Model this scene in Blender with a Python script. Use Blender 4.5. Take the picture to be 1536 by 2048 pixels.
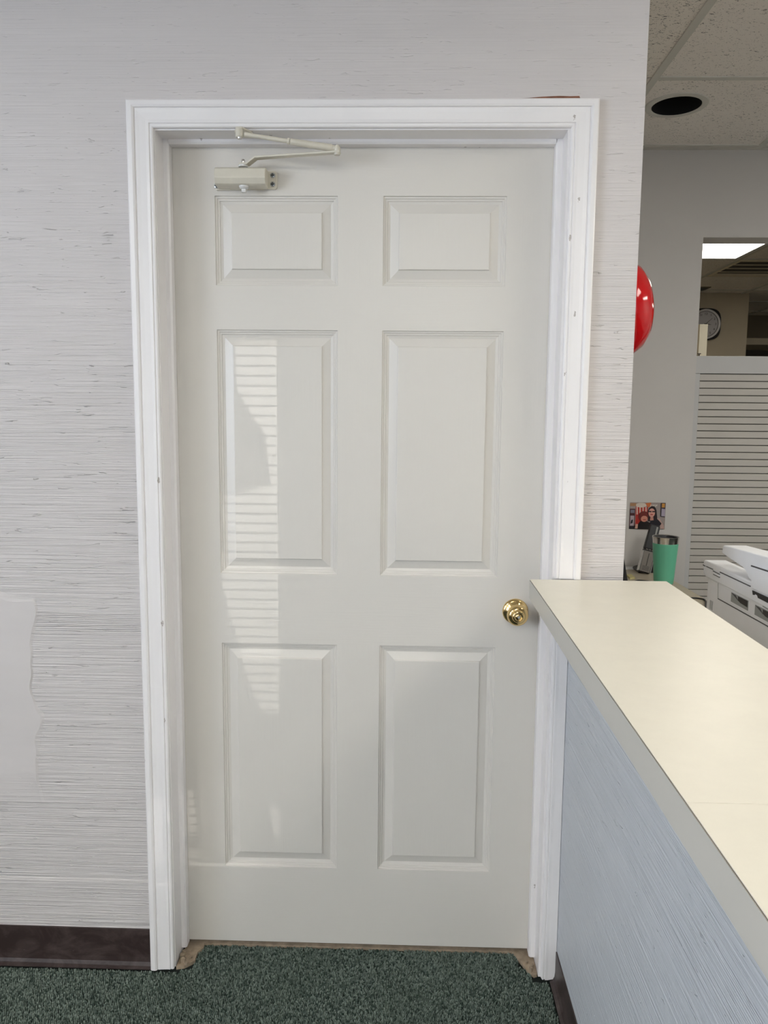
import bpy, bmesh, math, random
import numpy as np
from mathutils import Vector, Matrix, Euler

for o in list(bpy.data.objects):
    bpy.data.objects.remove(o, do_unlink=True)
scene = bpy.context.scene
C = scene.collection
PI = math.pi
rnd = random.Random(7)

# ------------------------------------------------------------------ camera
cam_d = bpy.data.cameras.new('camera')
cam = bpy.data.objects.new('camera', cam_d)
C.objects.link(cam)
cam.location = (0.5678, -1.8190, 1.3971)
cam.rotation_mode = 'XYZ'
cam.rotation_euler = (1.4519, -0.0091, 0.0281)
cam_d.sensor_fit = 'VERTICAL'
cam_d.sensor_height = 24.0
cam_d.lens = 24.0 * 1540.0 / 2048.0
cam_d.clip_start = 0.02
scene.camera = cam

# ------------------------------------------------------------------ view + world
vs = scene.view_settings
vs.view_transform = 'Standard'
vs.look = 'None'
vs.gamma = 1.0
vs.use_curve_mapping = False
vs.exposure = -0.05
world = bpy.data.worlds.new('sky')
scene.world = world
world.use_nodes = True
bg = world.node_tree.nodes['Background']
bg.inputs[0].default_value = (0.62, 0.76, 1.0, 1)
bg.inputs[1].default_value = 1.0

# ------------------------------------------------------------------ daylight through the windows
def area(name, loc, rot, sx, sy, energy, col):
    l = bpy.data.lights.new(name, 'AREA')
    l.shape = 'RECTANGLE'; l.size = sx; l.size_y = sy
    l.energy = energy; l.color = col
    o = bpy.data.objects.new(name, l)
    C.objects.link(o); o.location = loc; o.rotation_euler = rot
    return o
COOL = (0.86, 0.93, 1.0)
area('daylight_front_window', (-0.98, -4.55, 1.38), (PI/2-0.45, 0, 0), 1.6, 2.0, 9, COOL)
area('daylight_front_window', (1.45, -4.55, 1.38), (PI/2-0.45, 0, 0), 1.6, 2.0, 7, COOL)
area('daylight_side_window', (-3.2, -2.95, 1.55), (PI/2-0.45, 0, -PI/2), 1.9, 1.7, 150, (0.78, 0.87, 1.0))
# low sun glancing off a parked car outside, seen through the blind of the front window
gl = bpy.data.lights.new('sun_glint', 'SPOT')
gl.energy = 8500; gl.spot_size = math.radians(2.9); gl.spot_blend = 0.0
gl.shadow_soft_size = 0.003; gl.color = (1.0, 0.97, 0.92)
GL = Vector((-4.0, -40.0, 1.3))
go = bpy.data.objects.new('sun_glint', gl); C.objects.link(go); go.location = GL
go.rotation_euler = (Vector((0.12, 0.083, 0.85)) - GL).to_track_quat('-Z', 'Y').to_euler()

# ------------------------------------------------------------------ helpers: materials
def lin(c):
    return tuple(((v/255.0)/12.92 if v/255.0 <= 0.04045 else ((v/255.0+0.055)/1.055)**2.4) for v in c)

class MatB:
    def __init__(s, name, col, rough=0.5, metal=0.0, spec=0.5):
        s.m = bpy.data.materials.new(name); s.m.use_nodes = True
        s.nt = s.m.node_tree; s.n = s.nt.nodes; s.l = s.nt.links
        s.b = s.n['Principled BSDF']
        s.b.inputs['Base Color'].default_value = (*col, 1)
        s.b.inputs['Roughness'].default_value = rough
        s.b.inputs['Metallic'].default_value = metal
        s.b.inputs['Specular IOR Level'].default_value = spec
        s.col = col
        s._pos = None
    def pos(s):
        if s._pos is None:
            g = s.n.new('ShaderNodeNewGeometry'); s._pos = g.outputs['Position']
        return s._pos
    def node(s, typ, **kw):
        nd = s.n.new(typ)
        for k, v in kw.items(): setattr(nd, k, v)
        return nd
    def scaled(s, sc, loc=(0,0,0)):
        mp = s.node('ShaderNodeMapping'); mp.inputs['Scale'].default_value = sc; mp.inputs['Location'].default_value = loc
        s.l.new(s.pos(), mp.inputs['Vector']); return mp.outputs[0]
    def noise(s, sc, scale=1.0, detail=2.0, rough=0.5, dist=0.0, loc=(0,0,0)):
        nz = s.node('ShaderNodeTexNoise'); nz.inputs['Scale'].default_value = scale
        nz.inputs['Detail'].default_value = detail; nz.inputs['Roughness'].default_value = rough
        nz.inputs['Distortion'].default_value = dist
        s.l.new(s.scaled(sc, loc), nz.inputs['Vector']); return nz.outputs[0]
    def voro(s, sc, scale=1.0, rand=1.0, feature='F1', out='Distance'):
        v = s.node('ShaderNodeTexVoronoi', feature=feature); v.inputs['Scale'].default_value = scale
        v.inputs['Randomness'].default_value = rand
        s.l.new(s.scaled(sc), v.inputs['Vector']); return v.outputs[out]
    def math(s, op, a, b=None, c=None, clamp=False):
        m = s.node('ShaderNodeMath', operation=op); m.use_clamp = clamp
        for i, x in enumerate((a, b, c)):
            if x is None: continue
            if isinstance(x, (int, float)): m.inputs[i].default_value = x
            else: s.l.new(x, m.inputs[i])
        return m.outputs[0]
    def ramp(s, x, lo, hi, a=0.0, b=1.0):
        r = s.node('ShaderNodeMapRange'); r.inputs[1].default_value = lo; r.inputs[2].default_value = hi
        r.inputs[3].default_value = a; r.inputs[4].default_value = b; s.l.new(x, r.inputs[0]); return r.outputs[0]
    def mix(s, fac, a, b):
        m = s.node('ShaderNodeMix', data_type='RGBA')
        if isinstance(fac, (int, float)): m.inputs[0].default_value = fac
        else: s.l.new(fac, m.inputs[0])
        for i, x in ((6, a), (7, b)):
            if isinstance(x, tuple): m.inputs[i].default_value = (*x[:3], 1)
            else: s.l.new(x, m.inputs[i])
        return m.outputs[2]
    def color(s, x): s.l.new(x, s.b.inputs['Base Color'])
    def bump(s, h, strength=0.5, dist=0.002):
        b = s.node('ShaderNodeBump'); b.inputs['Strength'].default_value = strength; b.inputs['Distance'].default_value = dist
        s.l.new(h, b.inputs['Height']); s.l.new(b.outputs[0], s.b.inputs['Normal'])
    def xyz(s):
        x = s.node('ShaderNodeSeparateXYZ'); s.l.new(s.pos(), x.inputs[0]); return x.outputs

def mottle(name, col, rough, amt=0.06, sc=(3,3,3), metal=0.0, spec=0.5, bump=0.0, bsc=300):
    M = MatB(name, col, rough, metal, spec)
    f = M.noise(sc, 1.0, 4.0, 0.6)
    M.color(M.mix(M.ramp(f, 0.3, 0.7), tuple(c*(1-amt) for c in col), tuple(min(1, c*(1+amt*0.5)) for c in col)))
    if bump: M.bump(M.noise((1,1,1), bsc, 2.0), bump, 0.0006)
    return M.m

MAT = {}
# --- textured wall paint: combed plaster with ridges, dribbles, a smooth skimmed patch and a coarser combed band
def wall_mat(name, col, patch):
    M = MatB(name, col, 0.42, 0.0, 0.42)
    X, Y, Z = M.xyz()
    wob = M.noise((5, 5, 5), 1.0, 2.0)
    ridge = M.noise((2.2, 2.2, 330), 1.0, 2.5, 0.55, 0.3)
    ridge2 = M.noise((4, 4, 120), 1.0, 2.0, 0.5, 0.4, (3, 1, 2))
    r = M.math('ADD', M.math('MULTIPLY', ridge, 0.9), M.math('MULTIPLY', ridge2, 0.6))
    drib = M.noise((28, 28, 190), 1.0, 2.0, 0.6, 0.8, (1.7, 0.3, 5.1))
    d = M.ramp(drib, 0.67, 0.74)
    amp = M.ramp(Z, 2.2, 1.3, 0.16, 0.9)
    h = M.math('MULTIPLY', M.math('ADD', r, M.math('MULTIPLY', d, 0.9)), amp)
    if patch:
        xw = M.math('ADD', X, M.math('MULTIPLY', M.math('SUBTRACT', wob, 0.5), 0.16))
        zw = M.math('ADD', Z, M.math('MULTIPLY', M.math('SUBTRACT', wob, 0.5), 0.2))
        mk = M.math('MULTIPLY', M.ramp(xw, -0.330, -0.338), M.math('MULTIPLY', M.ramp(zw, 0.965, 0.95), M.ramp(zw, 0.42, 0.52)))
        smooth = M.math('ADD', M.math('MULTIPLY', M.noise((6, 6, 9), 1.0, 2.0), 1.2), 0.9)
        h = M.math('ADD', M.math('MULTIPLY', h, M.math('SUBTRACT', 1.0, mk)), M.math('MULTIPLY', smooth, mk))
        comb = M.math('SINE', M.math('MULTIPLY', M.math('ADD', Z, M.math('MULTIPLY', ridge2, 0.0035)), 2*PI/0.0047))
        mb = M.math('MULTIPLY', M.math('MULTIPLY', M.ramp(xw, -0.338, -0.330), M.ramp(X, -0.06, -0.07)),
                    M.math('MULTIPLY', M.ramp(Z, 0.866, 0.869), M.ramp(Z, 0.926, 0.923)))
        h = M.math('ADD', h, M.math('MULTIPLY', M.math('ADD', M.math('MULTIPLY', comb, 0.5), 0.5), M.math('MULTIPLY', mb, 0.22)))
    M.bump(h, 1.0, 0.0042)
    f = M.noise((2.5, 2.5, 14), 1.0, 4.0, 0.6)
    M.color(M.mix(M.ramp(f, 0.25, 0.75), tuple(c*0.965 for c in col), tuple(min(1, c*1.02) for c in col)))
    return M.m
MAT['wall'] = wall_mat('combed_wall_paint', (0.655, 0.615, 0.598), True)
MAT['halfwall'] = wall_mat('combed_wall_paint_blue_lit', (0.62, 0.645, 0.68), False)  # same wall paint, with the side window's blue light put into its colour
MAT['plainwall'] = mottle('grey_wall_paint', (0.57, 0.547, 0.525), 0.6, 0.03, bump=0.15)
MAT['roomwall'] = mottle('room_wall_paint', (0.66, 0.64, 0.61), 0.6, 0.03)
MAT['beigewall'] = mottle('beige_wall_paint', (0.50, 0.44, 0.33), 0.6, 0.04)
MAT['beam'] = mottle('olive_beam_paint', (0.20, 0.165, 0.11), 0.6, 0.05)
MAT['darkgrey'] = mottle('dark_grey_paint', (0.10, 0.095, 0.09), 0.6, 0.05)

def trim_mat():
    col = (0.90, 0.87, 0.86)
    M = MatB('gloss_white_trim_paint', col, 0.30, 0, 0.5)
    v = M.voro((60, 60, 22), 1.0, 1.0, out='Color')
    sp = M.node('ShaderNodeSeparateColor'); M.l.new(v, sp.inputs[0])
    dist = M.voro((60, 60, 22), 1.0, 1.0)
    spot = M.math('MULTIPLY', M.math('GREATER_THAN', sp.outputs[0], 0.955), M.math('LESS_THAN', M.math('ADD', dist, M.math('MULTIPLY', M.noise((300, 300, 300)), 0.3)), 0.33))
    f = M.noise((4, 4, 1.5), 1.0, 4.0, 0.6)
    base = M.mix(M.ramp(f, 0.3, 0.75), tuple(c*0.95 for c in col), col)
    M.color(M.mix(M.math('MULTIPLY', spot, 0.75), base, (0.36, 0.31, 0.28)))
    M.bump(M.noise((40, 40, 4), 1.0, 3.0), 0.2, 0.0015)
    return M.m
MAT['trim'] = trim_mat()

def door_mat(name, sc):
    col = (0.715, 0.68, 0.625)
    M = MatB(name, col, 0.34, 0, 0.5)
    g = M.noise(sc, 1.0, 4.0, 0.65, 0.5)
    f = M.noise((3, 3, 3), 1.0, 3.0)
    M.color(M.mix(M.ramp(f, 0.3, 0.7), tuple(c*0.975 for c in col), col))
    M.bump(g, 0.28, 0.0009)
    return M.m
MAT['door_h'] = door_mat('door_paint_cross_grain', (9, 9, 260))
MAT['door_v'] = door_mat('door_paint_long_grain', (260, 260, 7))

def brown_base():
    col = lin((52, 40, 38))
    M = MatB('brown_vinyl', col, 0.42, 0, 0.5)
    f = M.noise((9, 9, 14), 1.0, 5.0, 0.7, 1.0)
    sc = M.noise((14, 14, 70), 1.0, 3.0, 0.6, 2.0)
    c1 = M.mix(M.ramp(f, 0.45, 0.8), col, lin((92, 80, 77)))
    M.color(M.mix(M.math('MULTIPLY', M.ramp(sc, 0.70, 0.78), 0.5), c1, lin((150, 140, 138))))
    M.bump(f, 0.3, 0.002)
    return M.m
MAT['base'] = brown_base()

def carpet_mat():
    M = MatB('green_loop_carpet', lin((62, 82, 72)), 0.95, 0, 0.1)
    v = M.node('ShaderNodeTexVoronoi'); v.inputs['Scale'].default_value = 1.0
    M.l.new(M.scaled((230, 230, 20)), v.inputs['Vector'])
    sp = M.node('ShaderNodeSeparateColor'); M.l.new(v.outputs['Color'], sp.inputs[0])
    a = M.mix(M.ramp(sp.outputs[0], 0.0, 1.0), lin((44, 58, 52)), lin((134, 146, 136)))
    n = M.noise((5, 5, 5), 1.0, 3.0)
    M.color(M.mix(M.ramp(n, 0.35, 0.75, 0.0, 0.3), a, lin((84, 96, 84))))
    return M.m
MAT['carpet'] = carpet_mat()
MAT['carpet_back'] = mottle('carpet_backing', lin((22, 30, 26)), 0.95, 0.2, (60, 60, 60))
MAT['subfloor'] = mottle('tan_subfloor', lin((168, 150, 128)), 0.8, 0.35, (45, 45, 45), bump=0.6, bsc=180)
MAT['torn'] = mottle('torn_brown_paper', lin((140, 98, 78)), 0.9, 0.4, (40, 40, 120))

def counter_mat():
    col = (0.80, 0.755, 0.645)
    M = MatB('cream_laminate', col, 0.36, 0, 0.5)
    f = M.noise((18, 18, 18), 1.0, 5.0, 0.7); g = M.noise((2, 1.2, 2), 1.0, 2.0)
    a = M.mix(M.ramp(f, 0.3, 0.7), tuple(c*0.97 for c in col), tuple(min(1, c*1.02) for c in col))
    M.color(M.mix(M.ramp(g, 0.3, 0.8, 0, 0.25), a, (0.76, 0.70, 0.58)))
    M.bump(M.noise((1, 1, 1), 500, 2.0), 0.06, 0.0006)
    return M.m
MAT['counter'] = counter_mat()
MAT['edgeband'] = mottle('grey_beige_edge_band', (0.56, 0.535, 0.48), 0.4, 0.03)
MAT['kraft'] = mottle('dark_laminate_core', lin((70, 58, 44)), 0.6, 0.2)
MAT['desk'] = mottle('beige_desk_laminate', (0.50, 0.44, 0.335), 0.45, 0.06, (12, 12, 12))
MAT['brass'] = MatB('polished_brass', (0.78, 0.56, 0.24), 0.09, 1.0).m
def brass_smudge():
    M = MatB('polished_brass_smudged', (0.78, 0.57, 0.26), 0.10, 1.0)
    M.l.new(M.ramp(M.noise((60, 60, 60), 1.0, 3.0), 0.3, 0.8, 0.06, 0.22), M.b.inputs['Roughness']); return M.m
MAT['brass'] = brass_smudge()
MAT['closer'] = mottle('almond_enamel', (0.70, 0.655, 0.55), 0.32, 0.05, (30, 30, 30))
MAT['closer_pale'] = mottle('pale_plastic', (0.75, 0.74, 0.72), 0.35, 0.04)
MAT['steel'] = mottle('screw_steel', (0.42, 0.44, 0.45), 0.3, 0.15, (200, 200, 200), metal=1.0)
MAT['chrome'] = mottle('bright_steel', (0.72, 0.70, 0.67), 0.18, 0.1, (80, 80, 80), metal=1.0)
MAT['black'] = mottle('black_plastic', (0.012, 0.012, 0.014), 0.35, 0.2)
MAT['blackmatt'] = mottle('matt_black', (0.004, 0.004, 0.004), 0.9, 0.2)
MAT['darkscrew'] = mottle('screw_recess', (0.03, 0.035, 0.035), 0.5, 0.2)
MAT['teal'] = mottle('sea_green_powder_coat', lin((100, 180, 148)), 0.38, 0.03, (60, 60, 60))
MAT['phone_grey'] = mottle('silver_grey_plastic', lin((128, 122, 116)), 0.35, 0.05)
MAT['printer'] = mottle('white_printer_plastic', (0.90, 0.915, 0.95), 0.38, 0.02, (20, 20, 20))
MAT['printer_line'] = mottle('printer_seam_dark', (0.06, 0.06, 0.065), 0.5, 0.1)
MAT['printer_grey'] = mottle('printer_inner_grey', (0.33, 0.345, 0.34), 0.5, 0.05)
MAT['red'] = mottle('glossy_red_enamel', lin((196, 18, 24)), 0.10, 0.05)
MAT['redrim'] = mottle('red_rim_worn', lin((190, 60, 62)), 0.3, 0.1)
MAT['tambour'] = mottle('grey_white_slat', (0.53, 0.50, 0.46), 0.5, 0.03, (8, 8, 8))
MAT['tambour_frame'] = mottle('pale_grey_frame', (0.53, 0.525, 0.52), 0.5, 0.03)
MAT['gap'] = mottle('slat_gap_dark', (0.10, 0.085, 0.07), 0.8, 0.1)
MAT['cream'] = mottle('cream_board', (0.80, 0.72, 0.55), 0.5, 0.03)
MAT['white'] = mottle('plain_white', (0.8, 0.8, 0.8), 0.5, 0.03)
MAT['dial'] = mottle('clock_dial', (0.55, 0.54, 0.56), 0.5, 0.03)
MAT['ring'] = mottle('clock_ring', (0.72, 0.71, 0.72), 0.3, 0.03)
MAT['yellow'] = mottle('yellow_paper', (0.62, 0.55, 0.25), 0.7, 0.05)
MAT['tee'] = mottle('ceiling_tee_metal', (0.66, 0.645, 0.585), 0.8, 0.03, spec=0.15)
def tile_mat(name, dens, col):
    M = MatB(name, col, 0.85, 0, 0.2)
    def fiss(sc, thr, off):
        n = M.noise(sc, 1.0, 2.0, 0.5, 1.4, off)
        return M.ramp(n, thr, thr+0.035)
    a = fiss((85, 170, 60), 0.665-dens, (0, 0, 0)); b = fiss((200, 150, 100), 0.69-dens*0.6, (4, 7, 1))
    f = M.math('MAXIMUM', a, b)
    g = M.noise((3, 3, 3), 1.0, 3.0)
    base = M.mix(M.ramp(g, 0.3, 0.7), tuple(c*0.96 for c in col), col)
    M.color(M.mix(f, base, tuple(c*0.30 for c in col)))
    M.bump(M.math('ADD', M.math('MULTIPLY', f, -1.0), M.math('MULTIPLY', M.noise((1, 1, 1), 260, 2.0), 0.25)), 0.5, 0.002)
    return M.m
MAT['tile'] = tile_mat('fissured_ceiling_tile', 0.022, (0.92, 0.87, 0.805))
MAT['tile2'] = tile_mat('coarser_fissured_ceiling_tile', 0.045, (0.92, 0.87, 0.79))
MAT['ceil'] = mottle('ceiling_board', (0.62, 0.60, 0.56), 0.85, 0.03)
def emit(name, col, st):
    M = MatB(name, col, 0.5)
    M.b.inputs['Emission Color'].default_value = (*col, 1); M.b.inputs['Emission Strength'].default_value = st
    return M.m
LAMP = (1.0, 0.97, 0.89)
MAT['lens'] = emit('added_reception_panel_lens', LAMP, 14.0)
MAT['lens_side'] = emit('lit_side_troffer_lens', LAMP, 15.5)
MAT['lens_walk'] = emit('lit_walkway_troffer_lens', LAMP, 23.0)
MAT['lens_fill_desk'] = emit('added_desk_panel_lens', LAMP, 19.5)
MAT['lens_back'] = emit('lit_back_troffer_lens', (1.0, 0.93, 0.82), 10.0)

# ------------------------------------------------------------------ helpers: geometry
class MB:
    def __init__(s): s.v = []; s.f = []; s.m = []
    def add(s, vs, fs, mi=0):
        b = len(s.v); s.v += [tuple(v) for v in vs]
        for f in fs: s.f.append(tuple(i+b for i in f)); s.m.append(mi)
        return s
    def box(s, x0, x1, y0, y1, z0, z1, mi=0):
        vs = [(x, y, z) for z in (z0, z1) for y in (y0, y1) for x in (x0, x1)]
        return s.add(vs, [(0,2,3,1), (4,5,7,6), (0,1,5,4), (2,6,7,3), (0,4,6,2), (1,3,7,5)], mi)
    def prism(s, pts, axis, a0, a1, mi=0):
        """closed 2D polygon extruded along an axis; pts are the other two coordinates in xyz order"""
        n = len(pts)
        def P(p, a):
            return {'x': (a, p[0], p[1]), 'y': (p[0], a, p[1]), 'z': (p[0], p[1], a)}[axis]
        vs = [P(p, a0) for p in pts] + [P(p, a1) for p in pts]
        fs = [tuple(range(n)), tuple(range(2*n-1, n-1, -1))]
        fs += [(i, (i+1) % n, n+(i+1) % n, n+i) for i in range(n)]
        return s.add(vs, fs, mi)
    def lathe(s, prof, base, axis=(0,0,1), n=32, mi=0, cap0=True, cap1=True):
        ax = Vector(axis).normalized()
        u = ax.orthogonal().normalized(); w = ax.cross(u)
        base = Vector(base); vs = []
        for r, h in prof:
            for k in range(n):
                a = 2*PI*k/n
                vs.append(base + ax*h + (u*math.cos(a)+w*math.sin(a))*r)
        fs = []
        for i in range(len(prof)-1):
            for k in range(n):
                fs.append((i*n+k, i*n+(k+1) % n, (i+1)*n+(k+1) % n, (i+1)*n+k))
        if cap0: fs.append(tuple(range(n-1, -1, -1)))
        if cap1: fs.append(tuple((len(prof)-1)*n+k for k in range(n)))
        return s.add(vs, fs, mi)
    def tube(s, pts, r, n=10, mi=0):
        pts = [Vector(p) for p in pts]; vs = []; rr = r if isinstance(r, (list, tuple)) else [r]*len(pts)
        prev = None
        for i, p in enumerate(pts):
            t = (pts[min(i+1, len(pts)-1)] - pts[max(i-1, 0)]).normalized()
            u = (prev - t*prev.dot(t)).normalized() if prev is not None else t.orthogonal().normalized()
            prev = u; w = t.cross(u)
            for k in range(n):
                a = 2*PI*k/n; vs.append(p + (u*math.cos(a)+w*math.sin(a))*rr[i])
        fs = []
        for i in range(len(pts)-1):
            for k in range(n): fs.append((i*n+k, i*n+(k+1) % n, (i+1)*n+(k+1) % n, (i+1)*n+k))
        fs.append(tuple(range(n-1, -1, -1))); fs.append(tuple((len(pts)-1)*n+k for k in range(n)))
        return s.add(vs, fs, mi)

def world_loc(o):
    p = Vector((0, 0, 0))
    while o is not None: p = p + Vector(o.location); o = o.parent
    return p
def obj(name, mb, mat, parent=None, origin=None, smooth=None, bevel=None, seg=2, recalc=True):
    me = bpy.data.meshes.new(name)
    if origin is None: origin = world_loc(parent) if parent is not None else Vector((0, 0, 0))
    origin = Vector(origin)
    me.from_pydata([tuple(Vector(v)-origin) for v in mb.v], [], mb.f)
    mats = mat if isinstance(mat, (list, tuple)) else [mat]
    for m in mats: me.materials.append(MAT[m])
    if len(mats) > 1: me.polygons.foreach_set('material_index', mb.m)
    if recalc:
        bm = bmesh.new(); bm.from_mesh(me); bmesh.ops.recalc_face_normals(bm, faces=bm.faces); bm.to_mesh(me); bm.free()
    if smooth:
        me.polygons.foreach_set('use_smooth', [True]*len(me.polygons)); me.set_sharp_from_angle(angle=math.radians(smooth))
    o = bpy.data.objects.new(name, me); C.objects.link(o)
    if parent is not None:
        o.parent = parent; o.location = origin - world_loc(parent)
    else: o.location = origin
    if bevel:
        b = o.modifiers.new('bevel', 'BEVEL'); b.width = bevel; b.segments = seg; b.limit_method = 'ANGLE'; b.angle_limit = math.radians(35)
        b.harden_normals = False
    return o
def tag(o, label=None, cat=None, group=None, kind=None):
    if label: o['label'] = label
    if cat: o['category'] = cat
    if group: o['group'] = group
    if kind: o['kind'] = kind
    return o
def thing(name, loc, label, cat, group=None):
    o = bpy.data.objects.new(name, None); o.empty_display_size = 0.05; C.objects.link(o); o.location = loc
    return tag(o, label, cat, group)
def struct(name, mb, mat, label, cat=None, **kw):
    return tag(obj(name, mb, mat, **kw), label, cat, kind='structure')

# ------------------------------------------------------------------ key dimensions
FZ = -0.008                       # carpet level
CZ = 2.49                         # ceiling tile underside
DX0, DX1, DY = -0.008, 0.922, 0.083   # jamb faces, door face depth
HZ = 2.044                        # head jamb underside
YB, WT = 1.46, 0.115              # grey wall behind the counter
WX = 1.09                         # end of the door wall

# ================================================================== STRUCTURE
struct('floor', MB().box(-3.0, 6.2, -4.3, 9.0, FZ-0.16, FZ-0.006), 'carpet_back', 'dark green carpeted floor', 'floor')

wl = MB()
wl.box(-2.9, DX0-0.02, 0, WT, FZ-0.006, 2.9)
wl.box(DX1+0.02, WX, 0, WT, FZ-0.006, 2.9)
wl.box(DX0-0.02, DX1+0.02, 0, WT, HZ+0.02, 2.9)
wall_door = struct('wall_back', wl, 'wall', 'off-white wall with combed horizontal plaster texture around the door', 'wall')
struct('wall_return', MB().box(WX-0.1, WX, WT, YB, FZ-0.006, 2.9), 'plainwall', 'grey wall running back behind the end of the door wall', 'wall')

# grey wall beyond the counter with a tall opening
OX0, OZ1 = 1.769, 2.147
gw = MB()
gw.box(WX-0.1, OX0, YB, YB+WT, FZ-0.006, 2.9)
gw.box(OX0, 6.2, YB, YB+WT, OZ1, 2.9)
gw.box(3.4, 6.2, YB, YB+WT, FZ-0.006, OZ1)
struct('wall_partition', gw, 'plainwall', 'plain grey wall behind the counter with a tall opening', 'wall')

# shell of the front room
lw = MB()
lw.box(-3.0, -2.9, -4.3, WT, FZ-0.006, 0.6); lw.box(-3.0, -2.9, -4.3, WT, 2.3, 2.9)
lw.box(-3.0, -2.9, -4.3, -3.9, 0.6, 2.3); lw.box(-3.0, -2.9, -2.0, WT, 0.6, 2.3)
struct('wall_left', lw, 'roomwall', 'off-white side wall of the waiting room with a wide window', 'wall')
fw = MB()
W1 = (-1.75, -0.204); W2 = (0.65, 2.25)
fw.box(-3.0, 4.7, -4.3, -4.2, FZ-0.006, 0.3); fw.box(-3.0, 4.7, -4.3, -4.2, 2.3, 2.9)
fw.box(-3.0, W1[0], -4.3, -4.2, 0.3, 2.3); fw.box(W1[1], W2[0], -4.3, -4.2, 0.3, 2.3); fw.box(W2[1], 4.7, -4.3, -4.2, 0.3, 2.3)
struct('wall_front', fw, 'roomwall', 'off-white front wall of the waiting room with two windows', 'wall')
struct('wall_right', MB().box(4.6, 4.7, -4.2, YB+WT, FZ-0.006, 2.9), 'roomwall', 'off-white wall at the far side of the office', 'wall')

# windows with frames, sills and open horizontal blinds
def window(name, axis, a0, a1, face, label, z0=0.6):
    """axis 'x': window in the front wall, spanning x a0..a1; axis 'y': in the left wall"""
    def bx(mb, p0, p1, d0, d1, z0, z1):
        if axis == 'x': mb.box(p0, p1, d0, d1, z0, z1)
        else: mb.box(d0, d1, p0, p1, z0, z1)
    fr = MB(); t = 0.035
    bx(fr, a0, a1, face-0.09, face-0.03, z0, z0+t); bx(fr, a0, a1, face-0.09, face-0.03, 2.3-t, 2.3)
    if axis == 'y': bx(fr, a0, a0+t, face-0.09, face-0.03, z0+t, 2.3-t)
    if axis == 'y' : bx(fr, a1-t, a1, face-0.09, face-0.03, z0+t, 2.3-t)
    w = tag(obj(name, fr, 'trim'), label, 'window', kind='structure')
    sl = MB(); bx(sl, a0-0.03, a1+0.03, face, face+0.04, z0-.03, z0)
    obj('window_sill', sl, 'trim', w)
    bl = MB(); z = z0+0.03
    while z < 2.24:
        c = face-0.014
        if axis == 'x': bl.add([(a0+.004, c-.0125, z-.0019), (a1-.004, c-.0125, z-.0019), (a1-.004, c+.0125, z+.0019), (a0+.004, c+.0125, z+.0019)], [(0,1,2,3)])
        else: bl.add([(c-.0125, a0+.004, z-.0019), (c-.0125, a1-.004, z-.0019), (c+.0125, a1-.004, z+.0019), (c+.0125, a0+.004, z+.0019)], [(0,1,2,3)])
        z += 0.0217
    b = obj('blind', bl, 'white', w); b['kind'] = 'stuff'
    sm = b.modifiers.new('slat', 'SOLIDIFY'); sm.thickness = 0.0011; sm.offset = 0
    hr = MB(); bx(hr, a0+.004, a1-.004, face-0.028, face, 2.245, 2.265); obj('blind_rail', hr, 'white', w)
    return w
win1 = window('window_1', 'x', W1[0], W1[1], -4.2, 'front window with horizontal blind and an added light-shaping film on its glass', 0.3)
window('window_2', 'x', W2[0], W2[1], -4.2, 'plain front window with horizontal blind', 0.3)
window('window_3', 'y', -3.9, -2.0, -2.9, 'wide side window with horizontal blind')
# added unseen light-shaping film on the glass of window_1; its ragged right edge shapes the light on the door
fd = []
def right_edge(z):            # left boundary of the lit area, as door x at door height z
    pts = [(1.585, .149), (1.47, .150), (1.41, .185), (1.36, .220), (1.24, .230), (1.215, .175), (1.20, .110), (1.13, .108), (1.10, .116), (1.04, .104), (0.975, .106), (0.945, .118), (0.90, .122), (0.865, .138), (0.80, .150), (0.74, .168), (0.69, .185), (0.645, .205)]
    if z > 1.585: return 0.40
    if z < 0.645:
        if 0.305 < z < 0.385: return 0.222+(0.385-z)*0.15
        return 0.40
    for (za, xa), (zb, xb) in zip(pts[:-1], pts[1:]):
        if za >= z >= zb: return xa+(xb-xa)*(za-z)/(za-zb)
    return 0.40
mask = MB(); k = GL.y; s_ = (-4.22-k)/(0.083-k)
zs = [0.10+i*0.0085 for i in range(280)]
for z in zs:
    xr = GL.x + s_*(right_edge(z+0.004)-GL.x); za = GL.z + s_*(z-GL.z); zb = GL.z + s_*(z+0.0085-GL.z)
    if za < 0.337 or zb > 2.262: continue
    segs = [(-1.45, right_edge(z+0.004))]
    for (h0, h1, za_, zb_) in ((-0.004, 0.030, 0.30, 0.385), (-0.004, 0.022, 0.385, 0.43), (-0.052, -0.022, 0.27, 0.45), (0.002, 0.030, 0.215, 0.265)):
        if za_ < z < zb_:
            segs = [q for a, b in segs for q in ((a, min(b, h0+0.006*math.sin(z*90))), (max(a, h1), b))]
    for a, b in segs:
        xa, xb = GL.x + s_*(a-GL.x), min(GL.x + s_*(b-GL.x), W1[1])
        if xb > xa: mask.add([(xa, -4.235, za), (xb, -4.235, za), (xb, -4.235, zb), (xa, -4.235, zb)], [(0,1,2,3)])
obj('light_mask', mask, 'white', win1)  # added out of view only to cut the glint into patches

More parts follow.
